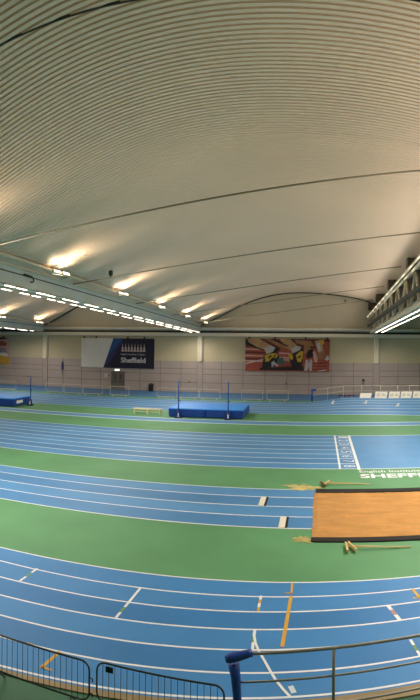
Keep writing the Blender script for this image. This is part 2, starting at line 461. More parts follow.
MB().box(-0.30, 0.30, -0.112, -0.102, 0.03, 0.23).build('lit_face', M['exit'], t)
MB().face([(0.05, -0.115, 0.10), (0.15, -0.115, 0.10), (0.15, -0.115, 0.06), (0.24, -0.115, 0.13), (0.15, -0.115, 0.20), (0.15, -0.115, 0.16), (0.05, -0.115, 0.16)]).box(-0.16, -0.08, -0.116, -0.113, 0.06, 0.2).build('pictogram', M['exitg'], t)
t = thing('notice', (-26.75, 69.9, 1.55), 'small pale notice fixed to the wall left of the double door', 'notice')
MB().rbox(-0.19, 0.19, -0.04, 0.0, 0.0, 0.45, 0.008).build('board', M['plate'], t)
MB().box(-0.13, 0.13, -0.047, -0.041, 0.30, 0.36).box(-0.13, 0.13, -0.047, -0.041, 0.2, 0.24).box(-0.13, 0.1, -0.047, -0.041, 0.1, 0.14).build('print', M['clad'], t)
t = thing('wall_box', (-26.35, 69.9, 1.62), 'tiny dark call point on the wall beside the notice', 'call point')
MB().rbox(-0.07, 0.07, -0.06, 0.0, 0.0, 0.2, 0.01).build('housing', M['joint'], t)
t = thing('litter_bin', (-20.5, 69.2, 0.004), 'black litter bin standing against the far wall right of the door', 'bin')
MB().tube([(0, 0, 0), (0, 0, 0.05), (0, 0, 0.75)], [0.27, 0.3, 0.32], 16).build('body', M['bin'], t, smooth=False)
MB().tube([(0, 0, 0.75), (0, 0, 0.8), (0, 0, 0.92), (0, 0, 0.97)], [0.34, 0.34, 0.26, 0.1], 16).build('lid', M['bin'], t)
MB().box(-0.14, 0.14, -0.33, -0.25, 0.79, 0.87).build('opening', M['joint'], t)
t = thing('pennant', (-32.95, 69.86, 1.65), 'narrow blue pennant hanging on the far wall near the left column', 'pennant')
MB().face([(-0.12, -0.05, 0.75), (0.16, -0.05, 0.6), (0.2, -0.06, 1.0), (0.16, -0.05, 1.55), (-0.04, -0.05, 1.72)]).face([(-0.12, -0.03, 0.75), (-0.04, -0.03, 1.72), (0.16, -0.03, 1.55), (0.2, -0.04, 1.0), (0.16, -0.03, 0.6)]).build('cloth', M['bindigo'], t)
MB().tube([(0.02, -0.02, 0.0), (0.02, -0.02, 1.75)], 0.03, 8).build('pole', M['joint'], t)
for x, z, lab in ((-38.2, 1.12, 'small dark socket on the cladding left of the left column'), (-15.8, 1.15, 'small dark socket on the cladding left of the middle column'), (-3.9, 1.2, 'small dark socket on the cladding under the runners banner'), (5.35, 1.25, 'small dark socket on the cladding below the grey wall unit')):
    t = thing('wall_socket', (x, 69.92, z), lab, 'socket', 'sockets on the far wall')
    MB().rbox(-0.09, 0.09, -0.05, 0, 0, 0.16, 0.01).build('plate', M['joint'], t)
t = thing('wall_unit', (5.35, 69.9, 1.55), 'small square grey wall unit below the right hand column', 'wall unit')
MB().rbox(-0.17, 0.17, -0.1, 0, 0, 0.36, 0.02).build('case', M['door'], t)
MB().box(-0.12, 0.12, -0.11, -0.1, 0.1, 0.16).box(-0.12, 0.12, -0.11, -0.1, 0.22, 0.28).build('grille', M['dark'], t)

# banners
def poly(b, m, pts, y): b.use(m).face([(x, y, z) for x, z in pts])
def brackets(t, xs, z):
    for x in xs: MB().box(x - 0.1, x + 0.1, -0.08, 0.02, z, z + 0.22).build('bracket', M['dark'], t)
t = thing('banner', (-25.2, 69.85, 2.74), 'wide pale and navy wall banner reading Sheffield above the double door', 'banner')
BX0, BX1, BZ = -30.19 + 25.2, -20.28 + 25.2, 3.77
mb = MB().box(BX0, BX1, -0.04, 0.03, 0, BZ)
poly(mb, 0, [(BX0, 0), (-1.9, 0), (-0.55, BZ), (BX0, BZ)], -0.045)
poly(mb, 1, [(-1.9, 0), (BX1, 0), (BX1, BZ), (0.95, BZ)], -0.045)
poly(mb, 2, [(-1.45, 1.25), (0.75, BZ), (-0.55, BZ)], -0.05)
poly(mb, 3, [(-1.9, 0), (-0.9, 0.9), (0.98, BZ), (0.75, BZ), (-1.45, 1.25)], -0.052)
sheet = mb.build('sheet', [M['bwhite'], M['bnavy'], M['bblue'], M['bindigo']], t)
wfr = lambda u, w: (u, -0.06, w)
text_mesh('lettering', 'Sheffield', 0.5, 3.78, 0.70, 1.36, wfr, M['btext'], t, 0.025)
text_mesh('lettering', 'English Institute of Sport', 0.5, 3.74, 1.62, 1.86, wfr, M['btext'], t, 0.0)
mb = MB()
mb.box(0.5, 3.78, -0.062, -0.056, 2.12, 2.2)
for k in range(8):
    xc = 0.72 + 0.41 * k
    mb.face([(xc - 0.14, -0.06, 2.2), (xc + 0.14, -0.06, 2.2), (xc + 0.10, -0.06, 2.5), (xc + 0.16, -0.06, 2.62), (xc + 0.03, -0.06, 2.66), (xc + 0.02, -0.06, 3.1), (xc - 0.02, -0.06, 3.1), (xc - 0.03, -0.06, 2.66), (xc - 0.16, -0.06, 2.62), (xc - 0.10, -0.06, 2.5)])
    mb.face([(xc + 0.06 * math.cos(q * PI / 4), -0.061, 2.82 + 0.08 * math.sin(q * PI / 4)) for q in range(8)])
mb.build('emblem', M['bpink'], t)
brackets(t, (-4.6, -2.9, 1.4, 3.6), BZ)

t = thing('banner', (-3.8, 69.85, 2.75), 'wide photographic banner of sprinters in starting blocks on a red track', 'banner')
W2, H2 = 10.15, 3.9; ox = -5.07
def Q(u, v): return (ox + W2 * u, H2 * (1 - v))      # u right, v down, 0..1
mats2 = [M['pred'], M['pred2'], M['ppink'], M['pskin'], M['pskin2'], M['psock'], M['pblack'], M['pyel'], M['pgreen']]
mb = MB().use(0).box(ox, ox + W2, -0.04, 0.03, 0, H2)
yy = [-0.045]
def art(m, pts, hide=[0]):
    yy[0] -= 0.0012
    poly(mb, m, [Q(u, v) for u, v in reversed(pts)], yy[0])
art(1, [(0, 0), (1, 0), (1, 0.30), (0, 0.25)])
for k, v in enumerate((0.30, 0.40, 0.50, 0.60, 0.66)):
    art(2 if k % 2 == 0 else 1, [(0.0, v), (0.26, v + 0.02), (0.26, v + 0.055), (0.0, v + 0.05)])
art(5, [(0.0, 0.76), (0.22, 0.62), (0.22, 0.65), (0.0, 0.80)])
for k, v in enumerate((0.42, 0.55, 0.62)):
    art(2, [(0.40, v), (0.60, v + 0.02), (0.60, v + 0.06), (0.40, v + 0.05)])
art(6, [(0, 0), (0.07, 0.02), (0.25, 0.34), (0.22, 0.38), (0.0, 0.18)])
art(4, [(0.02, 0), (0.16, 0), (0.30, 0.20), (0.24, 0.36), (0.14, 0.26), (0.04, 0.12)])
art(3, [(0.22, 0), (0.36, 0.05), (0.54, 0.26), (0.52, 0.36), (0.38, 0.22)])
art(1, [(0.28, 0), (0.46, 0), (0.58, 0.18), (0.56, 0.26), (0.40, 0.12)])
art(4, [(0.40, 0), (0.54, 0.02), (0.62, 0.22), (0.54, 0.36), (0.46, 0.18)])
art(6, [(0.30, 0.02), (0.34, 0.02), (0.52, 0.22), (0.50, 0.24)])
art(6, [(0.54, 0.0), (0.66, 0.0), (0.66, 0.14), (0.58, 0.10)])
art(3, [(0.58, 0.02), (0.78, 0.06), (0.82, 0.22), (0.72, 0.22), (0.60, 0.12)])
art(5, [(0.22, 0.30), (0.30, 0.20), (0.36, 0.28), (0.33, 0.48), (0.26, 0.50)])
art(6, [(0.33, 0.40), (0.36, 0.26), (0.42, 0.30), (0.38, 0.42), (0.42, 0.66), (0.36, 0.84), (0.24, 0.92), (0.20, 0.90), (0.22, 0.52)])
art(7, [(0.23, 0.52), (0.30, 0.46), (0.36, 0.44), (0.39, 0.50), (0.37, 0.60), (0.32, 0.58), (0.28, 0.70), (0.24, 0.72)])
art(6, [(0.27, 0.56), (0.31, 0.50), (0.32, 0.53), (0.28, 0.62)])
art(6, [(0.33, 0.55), (0.36, 0.49), (0.37, 0.51), (0.34, 0.58)])
art(8, [(0.38, 0.62), (0.44, 0.56), (0.48, 0.72), (0.44, 0.80), (0.38, 0.76)])
art(5, [(0.31, 0.74), (0.34, 0.68), (0.37, 0.76), (0.40, 0.82), (0.38, 0.86), (0.34, 0.80), (0.32, 0.90)])
art(6, [(0.18, 0.90), (0.70, 0.84), (0.70, 0.97), (0.16, 0.97)])
art(1, [(0.40, 0.86), (0.58, 0.82), (0.58, 0.87), (0.40, 0.90)])
art(5, [(0.54, 0.32), (0.60, 0.22), (0.66, 0.24), (0.64, 0.42), (0.57, 0.48)])
art(6, [(0.62, 0.38), (0.68, 0.28), (0.70, 0.34), (0.68, 0.70), (0.67, 0.94), (0.58, 0.96), (0.55, 0.80), (0.52, 0.60), (0.55, 0.46)])
art(7, [(0.51, 0.48), (0.55, 0.44), (0.57, 0.56), (0.56, 0.66), (0.52, 0.60)])
art(7, [(0.60, 0.50), (0.66, 0.36), (0.69, 0.40), (0.68, 0.60), (0.66, 0.72), (0.62, 0.70), (0.61, 0.60)])
art(6, [(0.62, 0.56), (0.66, 0.50), (0.67, 0.53), (0.63, 0.60)])
art(0, [(0.68, 0.70), (1, 0.66), (1, 1), (0.70, 1)])
art(3, [(0.70, 0.20), (0.76, 0.18), (0.78, 0.36), (0.72, 0.48), (0.69, 0.40)])
art(6, [(0.74, 0.36), (0.80, 0.30), (0.82, 0.52), (0.74, 0.60), (0.72, 0.52)])
art(5, [(0.70, 0.98), (0.72, 0.64), (0.745, 0.64), (0.755, 0.78), (0.77, 0.62), (0.795, 0.64), (0.79, 0.98), (0.765, 0.98), (0.755, 0.84), (0.735, 0.98)])
art(2, [(0.80, 0.40), (0.83, 0.36), (0.86, 0.60), (0.85, 0.72), (0.82, 0.70)])
art(4, [(0.82, 0.06), (0.90, 0.02), (0.93, 0.30), (0.90, 0.52), (0.86, 0.40)])
art(5, [(0.84, 0.14), (0.88, 0.10), (0.90, 0.34), (0.87, 0.40)])
art(7, [(0.88, 0.04), (0.93, 0.02), (0.94, 0.16), (0.90, 0.18)])
art(0, [(0.93, 0.06), (1.0, 0.10), (0.99, 0.36), (0.94, 0.38)])
art(3, [(0.86, 0.44), (0.94, 0.34), (0.96, 0.52), (0.90, 0.66), (0.86, 0.62)])
art(5, [(0.94, 0.62), (0.98, 0.48), (1.0, 0.62), (0.97, 0.66)])
for v in (0.74, 0.83, 0.92):
    art(1, [(0.80, v), (0.97, v - 0.02), (0.97, v + 0.015), (0.80, v + 0.02)])
art(5, [(0.86, 0.97), (0.96, 0.93), (0.96, 0.96), (0.88, 0.99)])
mb.build('sheet', mats2, t)
brackets(t, (-4.6, -1.5, 2.2, 4.8), H2)

t = thing('banner', (-44.0, 69.85, 2.74), 'photographic banner in gold and lilac tones partly cut off at the left', 'banner')
mb = MB().use(0).box(-3.0, 2.92, -0.04, 0.03, 0, 3.7)
def art3(m, pts, y): poly(mb, m, [(-3.0 + 5.92 * u, 3.7 * (1 - v)) for u, v in reversed(pts)], y)
art3(1, [(0, 0.66), (0.7, 0.62), (0.9, 0.72), (1, 0.74), (1, 1), (0, 1)], -0.046)
art3(4, [(0, 0.6), (0.85, 0.56), (0.97, 0.62), (0.95, 0.70), (0.6, 0.66), (0, 0.7)], -0.047)
art3(2, [(0, 0), (0.92, 0), (0.96, 0.03), (0.6, 0.09), (0, 0.12)], -0.048)
art3(3, [(0.55, 0.2), (0.8, 0.12), (0.95, 0.22), (0.9, 0.3), (0.6, 0.34)], -0.049)
art3(5, [(0.6, 0.42), (0.9, 0.38), (0.95, 0.55), (0.7, 0.58)], -0.050)
art3(2, [(0.66, 0.40), (0.74, 0.38), (0.76, 0.52), (0.68, 0.54)], -0.051)
art3(6, [(0, 0.86), (0.5, 0.88), (0.9, 0.97), (0.5, 1.0), (0, 1.0)], -0.052)
mb.build('sheet', [M['ppink'], M['pgold'], M['pblack'], M['pred'], M['bwhite'], M['plilac'], M['pskin']], t)
brackets(t, (2.0, -1.0), 3.7)

# ------------------------------------------------------------------ roof
prof = np.array([(-14.4, 1.45), (-13.6, 1.75), (-13, 2.05), (-10.75, 3.18), (-8.3, 4.42), (-5.85, 5.0), (-2.2, 5.42), (1, 5.33), (3.2, 5.0), (6.5, 4.2), (6.9, 4.08)])
pc = np.polyfit(prof[:, 0], prof[:, 1], 5)
def rprof(x): return float(np.polyval(pc, x))
XA, XB = -14.4, 6.85
NXR = 60
PITCH, DEP = 0.22, 0.13
xs = np.linspace(XA, XB, NXR + 1)
hs = np.array([rprof(x) for x in xs])
ys, ds = [], []
y = -9.0
while y < FW + 0.1:
    ys += [y, y + PITCH * 0.60, y + PITCH * 0.65, y + PITCH * 0.95]; ds += [0, 0, DEP, DEP]
    y += PITCH
ys = np.array(ys); ds = np.array(ds)
zz = H + hs[None, :] + SLOPE * (FW - ys[:, None]) + ds[:, None]
vx = np.stack([np.broadcast_to(xs[None, :], zz.shape), np.broadcast_to(ys[:, None], zz.shape), zz], -1).reshape(-1, 3)
n = NXR + 1
ii, jj = np.meshgrid(np.arange(len(ys) - 1), np.arange(NXR), indexing='ij')
a = (ii * n + jj).ravel()
faces = np.stack([a, a + n, a + n + 1, a + 1], -1)
me = bpy.data.meshes.new('ceiling'); me.from_pydata(vx.tolist(), [], faces.tolist()); me.materials.append(M['roof']); me.update()
for k, lab in ((0, 'corrugated vaulted roof deck of the central bay'), (-1, 'corrugated vaulted roof deck of the left bay beyond the truss'), (1, 'corrugated vaulted roof deck of the right bay'), (-2, 'corrugated vaulted roof deck of the outermost left bay')):
    o = bpy.data.objects.new('ceiling', me); col.objects.link(o); o.location = (BAY * k, 0, 0)
    struct(o, lab, 'roof')
struct(MB().box(-58.4, 50.4, -9.4, 70.4, 16.9, 17.1).build('ceiling', M['gable']), 'flat outer roof above the vaults', 'roof')
# dark arch painting the gap shade where vault meets end wall, and a dark seam rib nearer
def arch(y0, y1, h0, h1, k=0, n=40, skew=0.0, bend=-99.0):
    b = MB()
    ya0, yb0 = y0, y1
    if bend < -90: skew = 0.0
    for i in range(n):
        p = []
        for x in (xs[0] + (xs[-1] - xs[0]) * i / n, xs[0] + (xs[-1] - xs[0]) * (i + 1) / n):
            h = rprof(x); p.append((x + BAY * k, h))
        (xa, ha), (xb, hb) = p
        q = [(x, yy0 + skew * min(x, bend), zr(hh + dh, yy0 + skew * min(x, bend))) for dh in (h0, h1) for (x, hh, yy0) in ((xa, ha, ya0), (xb, hb, ya0), (xb, hb, yb0), (xa, ha, yb0))]
        b.hexa(q)
    return b
for k, nm, lab in ((0, 'shade_arch_1', 'dark arch painted for the gap shade where the central vault meets the end wall'), (-1, 'shade_arch_2', 'dark arch painted for the gap shade where the left vault meets the end wall')):
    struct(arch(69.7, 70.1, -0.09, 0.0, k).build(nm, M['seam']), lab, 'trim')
struct(arch(13.43, 13.48, -0.02, 0.03, 0, 60, 0.19, -3.5).build('trim_7', M['seam']), 'dark seam arching across the near part of the roof', 'trim')

# ------------------------------------------------------------------ trusses
def sl(mb, x0, x1, h0, h1, y0=-9.0, y1=69.7):
    mb.hexa([(x0, y0, zr(h0, y0)), (x1, y0, zr(h0, y0)), (x1, y1, zr(h0, y1)), (x0, y1, zr(h0, y1)), (x0, y0, zr(h1, y0)), (x1, y0, zr(h1, y0)), (x1, y1, zr(h1, y1)), (x0, y1, zr(h1, y1))])
    return mb
def make_truss(X, lab):
    t = thing('roof_truss', (X, 0, H), lab, 'truss'); t['kind'] = 'structure'
    of = (X, 0, H)
    sl(MB(), X - 0.60, X + 0.10, 0.56, 0.86).build('bottom_chord', M['steel'], t, of)
    sl(MB(), X + 0.14, X + 0.22, 0.60, 1.50).build('fascia', M['fascia'], t, of)
    sl(MB(), X + 0.20, X + 0.235, 1.16, 1.22).build('cable_run', M['tray'], t, of)
    sl(MB(), X + 0.10, X + 0.14, 1.50, 4.05).build('clerestory_panel', M['duct'], t, of)  # dark colour stands in for the unlit void behind the struts
    sl(MB(), X + 0.22, X + 0.40, 1.44, 1.56).build('gutter_rail', M['steel'], t, of)
    sl(MB(), X + 0.95, X + 1.07, 1.60, 1.72).build('upper_rail', M['steel'], t, of)
    for k in range(8):
        yb = 3.5 + 9.7 * k - 3.0
        if yb > 68: break
        MB().hexa([(X + 0.3, yb, zr(1.42, yb)), (X + 1.05, yb, zr(1.58, yb)), (X + 1.05, yb + 0.6, zr(1.58, yb + 0.6)), (X + 0.3, yb + 0.6, zr(1.42, yb + 0.6)),
                   (X + 0.3, yb, zr(1.50, yb)), (X + 1.05, yb, zr(1.66, yb)), (X + 1.05, yb + 0.6, zr(1.66, yb + 0.6)), (X + 0.3, yb + 0.6, zr(1.50, yb + 0.6))]).build('rail_bracket', M['steel'], t, of)
    sl(MB(), X - 0.93, X - 0.70, 1.40, 1.66).build('cable_tray', M['tray'], t, of)
    sl(MB(), X - 0.30, X - 0.10, 3.3, 3.5).build('top_chord', M['steel'], t, of)
    k = 0; yb = 2.0
    while yb < 68:
        for (ya_, yb_, r) in ((yb, yb + 1.7, 0.11), (yb + 3.7, yb + 2.0, 0.11)):
            MB().tube([(X - 0.28, ya_, zr(0.9, ya_)), (X - 0.2, yb_, zr(3.4, yb_))], r, 8).build('web_strut', M['steel'], t, of, True)
        yb += 4.4
    # two slender upper rails that rise away from the far wall
    for dx, dz in ((-1.12, 0.0), (-0.92, -0.16)):
        MB().tube([(X + dx, 69.6, H + 2.35 + dz), (X + dx - 0.02, 30, H + 4.78 + dz), (X + dx - 0.02, 2, H + 6.42 + dz)], 0.08, 8).build('brace_rail', M['steel'], t, of, True)
    return t
tl = ['roof truss between the outer left bays, mostly hidden', 'long roof truss on the left with blue grey fascia', 'long roof truss on the right with pale web struts']
for X, lab in zip(LINES, tl): make_truss(X, lab)

# LED battens under the trusses
def led_proto():
    t = thing('led_batten', (0, 0, 0), 'x', 'light')
    MB().rbox(-0.10, 0.10, -0.48, 0.48, 0.02, 0.09, 0.01).build('housing', M['steel'], t)
    MB().rbox(-0.065, 0.065, -0.45, 0.45, 0.0, 0.025, 0.008).build('diffuser', M['led'], t)
    return t
proto = led_proto(); first = True
led_lab = {LINES[0]: 'white LED batten light in the far left double row', LINES[1]: 'white LED batten light in the staggered double row under the left truss', LINES[2]: 'white LED batten light in the double row under the right truss'}
for X, ys0, offs in ((LINES[0], 58.0, ((-0.25, (0, 1.2)), (0.22, (0.1, 2.0)))), (LINES[1], 24.2, ((-0.48, (1.2, 3.1)), (0.42, (0, 1.2)))), (LINES[2], 36.5, ((-0.22, (0, 1.55)), (0.44, (0.1, 1.65))))):
    per = 3.1 if X == LINES[2] else 3.25
    y = ys0
    while y < 67.6:
        for dx, os_ in offs:
            for o in os_:
                yy_ = y + o
                if yy_ > (65.5 if X == LINES[2] else 68.2): continue
                if first: c = proto; first = False
                else: c = copy_tree(proto)
                c.location = (X - 0.10 + dx, yy_, zr(0.44, yy_)); c.rotation_euler = (-math.atan(SLOPE), 0, 0)
                tag(c, led_lab[X], 'light', {LINES[0]: 'LED battens far left', LINES[1]: 'LED battens under the left truss', LINES[2]: 'LED battens under the right truss'}[X])
        y += per

# uplights on the truss rails, washing the vault
def uplight_proto():
    t = thing('uplight', (0, 0, 0), 'x', 'light')
    MB().box(-0.06, 0.06, -0.9, 0.9, -0.06, 0.0).build('mount_bar', M['steel'], t)
    for yc in (-0.55, 0.5):
        h = MB().hexa([(-0.05, yc - 0.42, 0.0), (0.13, yc - 0.42, 0.0), (0.13, yc + 0.42, 0.0), (-0.05, yc + 0.42, 0.0), (-0.05, yc - 0.42, 0.12), (0.06, yc - 0.42, 0.14), (0.06, yc + 0.42, 0.14), (-0.05, yc + 0.42, 0.12)]).build('lamp_head', M['steel'], t)
        MB().hexa([(0.13, yc - 0.38, 0.015), (0.14, yc - 0.38, 0.015), (0.14, yc + 0.38, 0.015), (0.13, yc + 0.38, 0.015), (0.07, yc - 0.38, 0.135), (0.08, yc - 0.38, 0.14), (0.08, yc + 0.38, 0.14), (0.07, yc + 0.38, 0.135)]).build('lens', M['flood'], h)
    return t
up0 = uplight_proto(); first = True
UPY = [27.3, 37.0, 46.7, 56.4, 65.8]
names_up = ['floodlight pair on the left truss, nearest of the row washing the vault', 'floodlight pair on the left truss, second nearest, beside the hanging speaker', 'floodlight pair on the left truss, middle of the row of five', 'floodlight pair on the left truss, second from the end wall', 'floodlight pair on the left truss, closest to the end wall']
SPOT = 230.0
def spot(x, y, z, power, ang=115, dirn=(0.15, 0.0, 1.0)):
    l = bpy.data.lights.new('uplight_beam', 'SPOT'); l.energy = power; l.color = (1.0, 0.84, 0.64); l.spot_size = math.radians(ang); l.spot_blend = 1.0; l.shadow_soft_size = 0.22
    o = bpy.data.objects.new('uplight_beam', l); col.objects.link(o); o.location = (x, y, z)
    d = Vector(dirn).normalized()
    o.rotation_euler = d.to_track_quat('-Z', 'Y').to_euler()
for line, vis in ((LINES[1], UPY), (LINES[0], UPY[3:])):
    for i, y in enumerate(UPY):
        x, z = line + 1.55, zr(1.42, y)
        if y in vis:
            if first: c = up0; first = False
            else: c = copy_tree(up0)
            c.location = (x, y, z)
            lab = names_up[i] if line == LINES[1] else ('floodlight pair in the left bay seen below the truss, nearer one' if i == 3 else 'floodlight pair in the left bay seen below the truss, by the end wall')
            tag(c, lab, 'light', 'floodlights washing the vaults')
        spot(x, y - 0.5, z + 0.2, SPOT / 2, 150); spot(x, y + 0.5, z + 0.2, SPOT / 2, 150); spot(x + 0.3, y, z + 0.05, 300.0, 130, (1.0, 0.06, 0.5))
spot(LINES[1] + 1.81, 17.6, zr(1.5, 17.6), 380.0, 140, (0.9, 0.05, 0.6))

# dark round ducts poking out beside the right truss
for y, lab in ((38.8, 'nearest dark round duct end above the right truss'), (49.4, 'second nearest dark round duct end above the right truss'), (59.9, 'third dark round duct end above the right truss'), (68.9, 'dark round duct end above the right truss closest to the end wall')):
    t = thing('roof_duct', (5.8, y, zr(3.72, y)), lab, 'duct', 'round ducts above the right truss')
    MB().tube([(0.0, 0, 0), (0.06, 0, 0), (0.95, 0, 0)], [0.40, 0.45, 0.45], 20).build('barrel', M['duct'], t)
    for bx in (0.08, 0.7): MB().tube([(bx, 0, 0), (bx + 0.06, 0, 0)], 0.475, 20).build('band', M['tray'], t)
    MB().box(0.3, 0.36, -0.03, 0.03, 0.44, rprof(6.1) - 3.72 + 0.05).build('hanger', M['steel'], t)

# tie rods from truss to truss
for i, y in enumerate((20.5, 31.5, 43.5, 55.0, 67.0)):
    o = MB().tube([(-14.25, y, zr(1.45, y)), (6.1, y, zr(4.33, y))], 0.035, 8).build('tie_rod', M['rodm'], None, smooth=True)
    struct(o, ['nearest', 'second', 'third', 'fourth', 'fifth'][i] + ' slender tie rod spanning under the central vault', 'tie rod')
# hanging speaker on the second tie, camera on gable, hook
xs_, ys_ = -11.85, 31.5
zt = zr(1.45 + (xs_ + 14.25) * 2.88 / 20.35, ys_)
t = thing('loudspeaker', (xs_, ys_, zt), 'small dark loudspeaker fixed above the second tie rod near the left truss', 'speaker')
MB().tube([(0, 0, -0.02), (0, 0, 0.12)], 0.04, 8).build('clamp', M['dark'], t)
MB().rbox(-0.11, 0.11, -0.10, 0.10, 0.10, 0.40, 0.03).build('cabinet', M['dark'], t)
MB().tube([(0, -0.10, 0.25), (0.02, -0.16, 0.25)], [0.06, 0.09], 12).build('horn', M['tray'], t)
MB().tube([(0.0, 0, 0.4), (0.0, 0, 0.6)], [0.13, 0.10], 10).build('cap', M['plate'], t)
t = thing('security_camera', (3.1, 69.9, H + 4.35), 'small dark camera on the gable under the vault', 'camera')
MB().box(-0.06, 0.06, -0.16, 0.2, 0.1, 0.2).build('bracket', M['dark'], t)
MB().tube([(0, -0.25, 0.0), (0, -0.25, 0.2)], [0.08, 0.12], 12).build('housing', M['dark'], t)
t = thing('cable_hook', (LINES[1] + 0.32, 26.6, zr(0.95, 26.6)), 'black bent pipe hook hanging on the left truss fascia', 'pipe')
MB().tube([(0, -1.0, 0.32), (0, -0.2, 0.28), (0, 0.0, 0.2), (0, 0.05, 0.05), (0, -0.1, -0.02), (0, -0.3, -0.02)], 0.035, 8).build('pipe', M['dark'], t, smooth=True)

# ------------------------------------------------------------------ high jump equipment
def landing_mat(loc, w, d, h, lab, patch=None):
    t = thing('landing_mat', loc, lab, 'landing mat', 'high jump landing mats')
    half = w / 2
    for x0, x1 in ((0, half - 0.02), (half + 0.02, w)):
        b_ = MB().rbox(x0, x1, 0, d, 0.04, h - 0.09, 0.05).build('foam_block', M['matblue'], t)
        k = 7
        for q in range(k):
            cr = MB()
            xq = x0 + (x1 - x0) * (q + 0.5) / k + 0.05 * math.sin(q * 3.1)
            cr.tube([(xq, 0.012, h - 0.14), (xq + 0.09 * math.sin(q * 2.3), -0.004, h * 0.45), (xq + 0.05, 0.012, 0.1)], [0.008, 0.028, 0.01], 6)
            cr.build('crease', M['matblue'], b_, smooth=True)
    MB().rbox(-0.02, w + 0.02, -0.03, d + 0.02, h - 0.10, h, 0.04).build('top_cover', M['mattop'], t)
    MB().box(0.1, w - 0.1, 0.1, d - 0.1, 0.0, 0.05).build('base_board', M['navy'], t)
    if patch:
        x, y0, y1, z0, z1 = patch
        MB().box(x, x + 0.012, y0, y1, z0, z1).build('label_patch', M['white'], t)
        mbq = MB()
        for q in range(3): mbq.box(x + 0.012, x + 0.015, y0 + 0.12, y1 - 0.12 - 0.1 * q, z1 - 0.09 - 0.1 * q, z1 - 0.05 - 0.1 * q)
    return t
m1 = landing_mat((-12.6, 47.75, 0), 6.35, 4.5, 0.76, 'large blue high jump landing mat in the middle of the far green strip')
m2 = landing_mat((-33.85, 47.65, 0), 6.3, 3.3, 0.80, 'blue landing mat with a white side label cut off at the left', (6.32, 0.55, 1.75, 0.28, 0.56))
def upright(x, y, h, lab):
    t = thing('high_jump_upright', (x, y, 0), lab, 'upright', 'blue high jump uprights')
    MB().rbox(-0.27, 0.27, -0.34, 0.2, 0.0, 0.14, 0.03).build('base', M['navy'], t)
    MB().tube([(0, 0, 0.1), (0, 0, 0.62)], [0.17, 0.13], 12).build('base_pad', M['navy'], t, smooth=True)
    MB().tube([(0.05, -0.3, 0.02), (0.02, -0.12, 0.42)], 0.05, 8).build('foot_strut', M['pale'], t)
    MB().tube([(0, 0, 0.5), (0, 0, h)], 0.048, 10).build('pole', M['padblue'], t, smooth=True)
    MB().box(-0.03, 0.16, -0.05, 0.05, 1.45, 1.53).build('bar_support', M['navy'], t)
upright(-11.62, 47.3, 3.1, 'blue high jump upright at the left end of the middle landing mat')
upright(-7.42, 47.3, 3.1, 'blue high jump upright at the right end of the middle landing mat')
upright(-26.85, 49.75, 2.9, 'blue high jump upright beside the landing mat at the far left')
t = thing('bench', (-14.8, 48.95, 0), 'low pale wooden gym bench left of the middle landing mat', 'bench')
MB().rbox(-1.3, 1.3, -0.19, 0.19, 0.36, 0.47, 0.015).build('seat', M['benchw'], t)
MB().box(-1.1, 1.1, -0.03, 0.03, 0.14, 0.22).build('stretcher', M['benchw'], t)
for x in (-1.2, -0.02, 1.15):
    MB().hexa([(x - 0.05, -0.18, 0), (x + 0.05, -0.18, 0), (x + 0.05, 0.18, 0), (x - 0.05, 0.18, 0), (x - 0.05, -0.13, 0.36), (x + 0.05, -0.13, 0.36), (x + 0.05, 0.13, 0.36), (x - 0.05, 0.13, 0.36)]).build('leg', M['benchw'], t)

# ------------------------------------------------------------------ crowd barriers
def barrier_proto(m, w=2.3, zt=1.0, zb=0.30, rt=0.017, rb=0.0055, sub=19, R=0.16):
    t = thing('crowd_barrier', (0, 0, 0), 'x', 'barrier')
    pts = []
    def corner(cx, cz, a0, a1):
        for k in range(6):
            a = a0 + (a1 - a0) * k / 5
            pts.append((cx + R * math.cos(a), 0, cz + R * math.sin(a)))
    h = w / 2
    corner(h - R, zb + R, -PI / 2, 0); corner(h - R, zt - R, 0, PI / 2); corner(-h + R, zt - R, PI / 2, PI); corner(-h + R, zb + R, PI, PI * 1.5)
    pts.append(pts[0])
    fr = MB().tube(pts, rt, 8).build('frame', m, t, smooth=True)
    for k in range(sub):
        x = -h + w * (k + 1) / (sub + 1)
        MB().tube([(x, 0, zb), (x, 0, zt)], rb, 6).build('bar', m, t)
    for x in (-h + 0.35, h - 0.35):
        MB().tube([(x, -0.28, 0.02), (x, -0.2, 0.10), (x, 0, zb), (x, 0.2, 0.10), (x, 0.28, 0.02)], rt, 8).build('foot', m, t, smooth=True)
    for z in (zt - 0.28, zb + 0.15):
        MB().tube([(h, 0, z), (h + 0.06, 0, z), (h + 0.06, 0, z - 0.06)], 0.012, 6).build('hook', m, t)
    return t
nb = barrier_proto(M['dmetal'])
nb.location = (-5.13, 9.6, 0); nb.rotation_euler = (0, 0, -0.03)
tag(nb, 'dark steel crowd barrier in the near left corner beside the track', 'barrier', 'crowd barriers at the near kerb')
nb2 = copy_tree(nb); nb2.location = (-2.72, 9.6, 0); nb2.rotation_euler = (0, 0, -0.045)
tag(nb2, 'dark steel crowd barrier with a small black tag, next to the blue padded post', 'barrier', 'crowd barriers at the near kerb')
MB().box(-0.97, -0.83, -0.03, -0.012, 0.86, 0.96).build('tag_plate', M['bin'], nb2)
fb = barrier_proto(M['metal'], 2.25, 1.16, 0.2, 0.026, 0.004, 14, 0.07)
